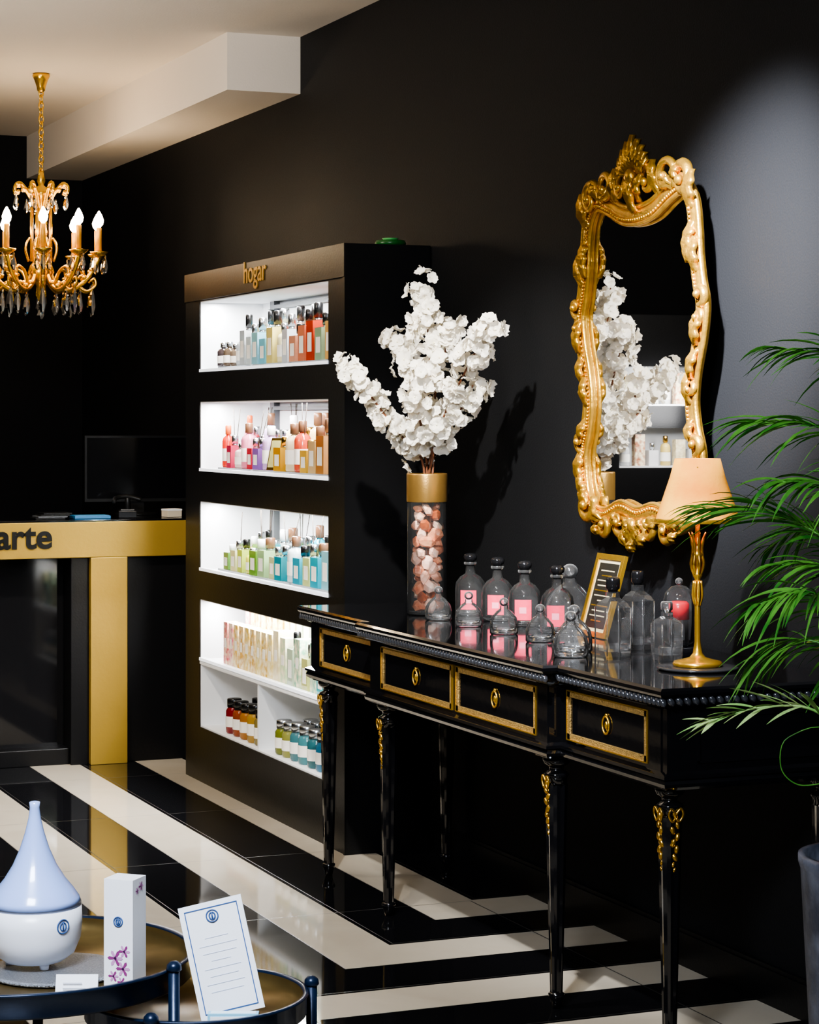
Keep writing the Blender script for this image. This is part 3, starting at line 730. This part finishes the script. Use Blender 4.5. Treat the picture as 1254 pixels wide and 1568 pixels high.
# ------------------------------------------------------------------ foreground tray tables
m_navy = mat('navy_metal', '#16263f', .3, .4, bump=.03)
m_trayin = mat('tray_inner_gold', '#8a7448', .35, .8, noise=.3, nscale=10)
def tray_table(x, y, zf, zr, r, knobs, name):
    mb = MB()
    mb.lathe([(.001,zf-.012),(r-.004,zf-.012),(r,zf-.008),(r,zr-.001),(r+.003,zr),(r+.003,zr+.003),(r-.005,zr+.003),(r-.006,zr)], (x,y,0), m_navy, 64, cap=False)
    mb.lathe([(r-.006,zr),(r-.007,zf),(.001,zf)], (x,y,0), m_trayin, 64, cap=False)
    for a in knobs:
        a = math.radians(a); px, py = x+(r+.011)*math.cos(a), y+(r+.011)*math.sin(a)
        mb.tube([(px,py,0),(px,py,zr+.004)], .009, m_navy, 10)
        mb.lathe([(.009,0),(.012,.003),(.011,.010),(.006,.015),(.001,.016)], (px,py,zr+.002), m_navy, 12)
    mb.tube([(x+(r+.011)*math.cos(math.radians(k*6)), y+(r+.011)*math.sin(math.radians(k*6)), .18) for k in range(60)], .006, m_navy, 6, closed=True)
    mb.obj(name, bevel=0)
tray_table(.771,3.466,.645,.668,.265,(-48,72,192),'round_tray_table')
tray_table(1.02,3.36,.585,.606,.172,(-8,112,-128),'round_tray_table')

mb = MB()
mb.lathe([(.100,0),(.105,.002),(.105,.005),(.09,.0045),(.001,.004)], (.815,3.425,.6455), mat('silver_glitter_plate','#a8acb4',.35,.7,noise=.4,nscale=300,bump=.6,bscale=400), 48)
mb.obj('silver_plate')
m_dw = mat('diffuser_white','#f2f4fc',.3,sub=.1); m_db = mat('diffuser_blue','#a6bef8',.22,coat=.4)
m_logo = mat('logo_blue','#3a5a90',.4)
mb = MB(); D = (.79,3.462,.651)
mb.lathe([(.03,.006),(.046,.008),(.062,.02),(.071,.042),(.0735,.065),(.0725,.092)], D, m_dw, 48)
mb.lathe([(.0715,.092),(.0715,.0955),(.0725,.0955)], D, mat('seam_grey','#8890a8',.4), 48, cap=False)
mb.lathe([(.0725,.0955),(.069,.105),(.060,.118),(.047,.134),(.034,.155),(.023,.180),(.015,.205),(.0095,.228),(.0075,.244),(.0085,.252),(.006,.253),(.001,.246)], D, m_db, 48)
for k in range(3):
    a = k*2.09-1.4; mb.lathe([(.007,0),(.008,.008)], (D[0]+.038*math.cos(a),D[1]+.038*math.sin(a),D[2]), m_dw, 12)
def arc_disc(mb, D, r, a0, zc, rr, m, ring=False):
    n = Vector((math.cos(a0),math.sin(a0),0)); t = Vector((-n.y,n.x,0)); c = Vector(D)+n*r+Vector((0,0,zc))
    pts = [tuple(c+t*rr*math.cos(k*PI/12)+Vector((0,0,rr*math.sin(k*PI/12)))) for k in range(24)]
    mb.tube(pts, .0011, m, 5, closed=True)
    pts = [tuple(c+t*rr*.5*math.cos(k*PI/12)+Vector((0,0,rr*.6*math.sin(k*PI/12)))) for k in range(24)]
    mb.tube(pts, .0012, m, 5, closed=True)
    mb.tube([tuple(c+Vector((0,0,-rr*.6))),tuple(c+Vector((0,0,rr*.6)))], .0014, m, 5)
arc_disc(mb, D, .0735, math.radians(-67), .07, .0105, m_logo)
mb.obj('aroma_diffuser')
m_card = mat('white_card','#f6f7fc',.5); m_orch = mat('orchid_print','#8a3a78',.5); m_orch2 = mat('orchid_pale','#c890c0',.5)
def flower_print(mb, M_, x, z, s, y=-.0006):
    for k in range(6):
        a = k*PI/3
        vs_ = [(x,y,z)]+[(x+s*(.3+.7*math.sin(PI*t))*math.cos(a-.5+t), y, z+s*(.3+.7*math.sin(PI*t))*math.sin(a-.5+t)) for t in (0,.25,.5,.75,1)]
        mb.add(vs_, [tuple(range(6))], m_orch if k % 2 else m_orch2, M_, False)
    mb.add([(x-s*.2,y-.0003,z),(x,y-.0003,z-s*.25),(x+s*.2,y-.0003,z),(x,y-.0003,z+s*.25)],[(0,1,2,3)],mat('orchid_core','#3a1640',.5),M_,False)
mb = MB(); M_ = T(.892,3.305,.6455) @ RZ(-42)
mb.box(-.024,.024,-.022,.022,0,.163,m_card,M_)
for x,z,s in ((-.005,.045,.013),(.008,.030,.012),(.010,.056,.010),(-.008,.018,.009),(.006,.010,.008)): flower_print(mb, M_, x, z, s, -.0226)
M2 = M_ @ RZ(90)
for x,z,s in ((.004,.15,.008),(-.008,.145,.006)): flower_print(mb, M2, x, z, s, -.0246)
cart = mb.obj('perfume_carton')
pc = MB(); arc_disc(pc, (0,0,0), .0226, -PI/2, .10, .007, m_logo)
o = pc.obj('carton_logo'); o.parent = cart; o.matrix_world = M_
mb = MB(); M_ = T(.808,3.262,.6455) @ RZ(-22)
mb.add([(-.031,-.014,0),(.031,-.014,0),(.031,0,.034),(-.031,0,.034),(-.031,.014,0),(.031,.014,0)],[(0,1,2,3),(3,2,5,4)],m_card,M_,False)
for k in range(3): mb.box(-.02,.02-.006*k,-.0145+.003*k+.0005,-.0135+.003*k,.008+.007*k,.0092+.007*k,mat('print_grey','#b8bcc8',.5),M_)
mb.obj('tent_price_card')
mb = MB(); M_ = T(1.001,3.268,.5875) @ RZ(-20) @ RY(-13) @ RX(-10)
mb.box(0,.098,0,.004,0,.172,m_card,M_)
for a in ((.008,.090,.008,.0095),(.008,.090,.1625,.164),(.008,.0095,.008,.164),(.0885,.090,.008,.164)): mb.box(a[0],a[1],-.0008,0,a[2],a[3],m_logo,M_)
for k in range(8):
    w = (.05,.058,.044,.056,.03,.052,.058,.036)[k]
    mb.box(.049-w/2,.049+w/2,-.0006,0,.038+k*.0115,.0388+k*.0115,mat('print_pale','#c4cade',.5),M_)
sign = mb.obj('framed_sign')
pc = MB(); arc_disc(pc, (.049,0,0), .0008, -PI/2, .150, .009, m_logo); o = pc.obj('sign_logo'); o.parent = sign; o.matrix_world = M_
mb = MB(); M_ = T(1.037,3.224,.5855) @ RZ(-22)
mb.box(-.038,.038,-.009,.009,0,.024,mat('light_blue_box','#8ccbe8',.35),M_); mb.box(-.034,.034,-.0096,-.009,.004,.020,m_card,M_); mb.box(-.034,.034,-.007,.007,.024,.0246,mat('blue_print','#d8eef8',.4),M_)
mb.obj('blue_gift_box', bevel=.001)

# ------------------------------------------------------------------ lit display on far wall (seen in the mirror)
mb = MB(); x0,x1 = .0,.55; yb = BY-.02; yf = BY-.3
mb.box(x0,x1,yf,yb,1.80,2.1,m_shelfblk); mb.box(x0,x1,yf,yb,0,1.21,m_shelfblk); mb.box(x0,x1,yf,yb,1.44,1.57,m_shelfblk)
mb.box(x0-.1,x0,yf,yb,0,2.1,m_shelfblk); mb.box(x1,x1+.1,yf,yb,0,2.1,m_shelfblk); mb.box(x0,x1,yb-.02,yb,1.21,1.44,m_white); mb.box(x0,x1,yb-.02,yb,1.57,1.8,m_white)
mb.box(x0,x1,yf,yb-.02,1.21,1.22,m_white); mb.box(x0,x1,yf,yb-.02,1.57,1.58,m_white)
mb.obj('rear_display_cabinet')
mb = MB()
for z in (1.2205,1.5805):
    for k in range(6):
        c_ = ['#e8e8e0','#e0c060','#d8d0b0','#f0f0f0','#c8b890','#e8d080','#f0f0f0','#a06040','#e0e0e0'][(k+int(z*10)) % 9]
        bottle(mb, x0+.06+k*.085, yf+.08, z, .06, R.uniform(.13,.19), c_, ['silver','black','gold'][k % 3], 'sbr'[k % 3])
mb.obj('rear_product_row')

# ------------------------------------------------------------------ lights
def light(kind, name, loc, energy, color=(1,1,1), aim=None, size=.1, sy=None, spot=60, blend=.6):
    l = bpy.data.lights.new(name, kind); l.energy = energy; l.color = color
    if kind == 'AREA':
        l.size = size
        if sy: l.shape = 'RECTANGLE'; l.size_y = sy
    else: l.shadow_soft_size = size
    if kind == 'SPOT': l.spot_size = math.radians(spot); l.spot_blend = blend
    o = bpy.data.objects.new(name, l); scene.collection.objects.link(o); o.location = loc
    if aim is not None: o.rotation_euler = (Vector(aim)-Vector(loc)).to_track_quat('-Z','Y').to_euler()
    return o
cool = (.88,.93,1); warm = (1,.80,.56)
for k, (a, b) in enumerate(bays[:4]):
    o = light('AREA', 'shelf_led_strip', (2.79, (oy0+oy1)/2, b-.008), (24,20,20,19)[k], (.98,.985,1), size=.03, sy=1.45)
    o.rotation_euler = (0, 0, 0)
light('SPOT','ceiling_spot_mirror',(1.5,4.0,2.98),800,(.97,.98,1),(2.95,5.3,1.15),.03,spot=44,blend=.9)
light('SPOT','ceiling_spot_wallwash',(1.75,4.1,2.98),4200,(.9,.93,1),(3.05,5.12,1.80),.04,spot=33,blend=1)
light('SPOT','ceiling_spot_flowers',(1.5,4.7,2.98),1000,(1,.98,.93),(2.75,6.35,1.40),.03,spot=32,blend=.8)
light('AREA','foreground_fill',(.1,1.9,2.9),230,(.80,.88,1),(.85,3.4,.7),.8)  # added soft fill for the foreground, not a known fixture
light('SPOT','ceiling_spot_floor',(1.2,7.6,2.98),210,(1,.92,.82),(2.0,8.4,0),.05,spot=70,blend=.8)
light('SPOT','ceiling_spot_aisle',(1.6,5.2,2.98),170,(1,.95,.88),(2.2,5.6,0),.05,spot=50,blend=.8)
light('SPOT','ceiling_spot_counter',(1.9,7.6,2.98),180,(1,.9,.75),(2.4,9.6,.8),.05,spot=34,blend=.7)
light('POINT','chandelier_glow',(cx,cy,2.33),16,warm,size=.15)
o = light('AREA','ceiling_fill',(.2,7.0,2.3),62,(1,.90,.78),(.8,8.0,3.04),.5)  # added unseen fill that brightens the ceiling; there is no cove
light('POINT','lamp_bulb',(LX,LY,1.33),1.5,warm,size=.02)
light('AREA','far_display_light',(.27,BY-.45,1.6),7,(1,1,1),(.27,BY-.1,1.5),.3)
w = bpy.data.worlds.new('world'); scene.world = w; w.use_nodes = True
w.node_tree.nodes['Background'].inputs[0].default_value = (.5,.55,.65,1); w.node_tree.nodes['Background'].inputs[1].default_value = .02

# ------------------------------------------------------------------ camera
cam = bpy.data.cameras.new('camera'); co = bpy.data.objects.new('camera', cam); scene.collection.objects.link(co)
co.location = (0,0,1.5); co.rotation_euler = (PI/2, 0, math.radians(-22.3))
cam.sensor_fit = 'HORIZONTAL'; cam.sensor_width = 36; cam.lens = 99.04; cam.shift_y = -144/1254
cam.clip_start = .05
scene.camera = co
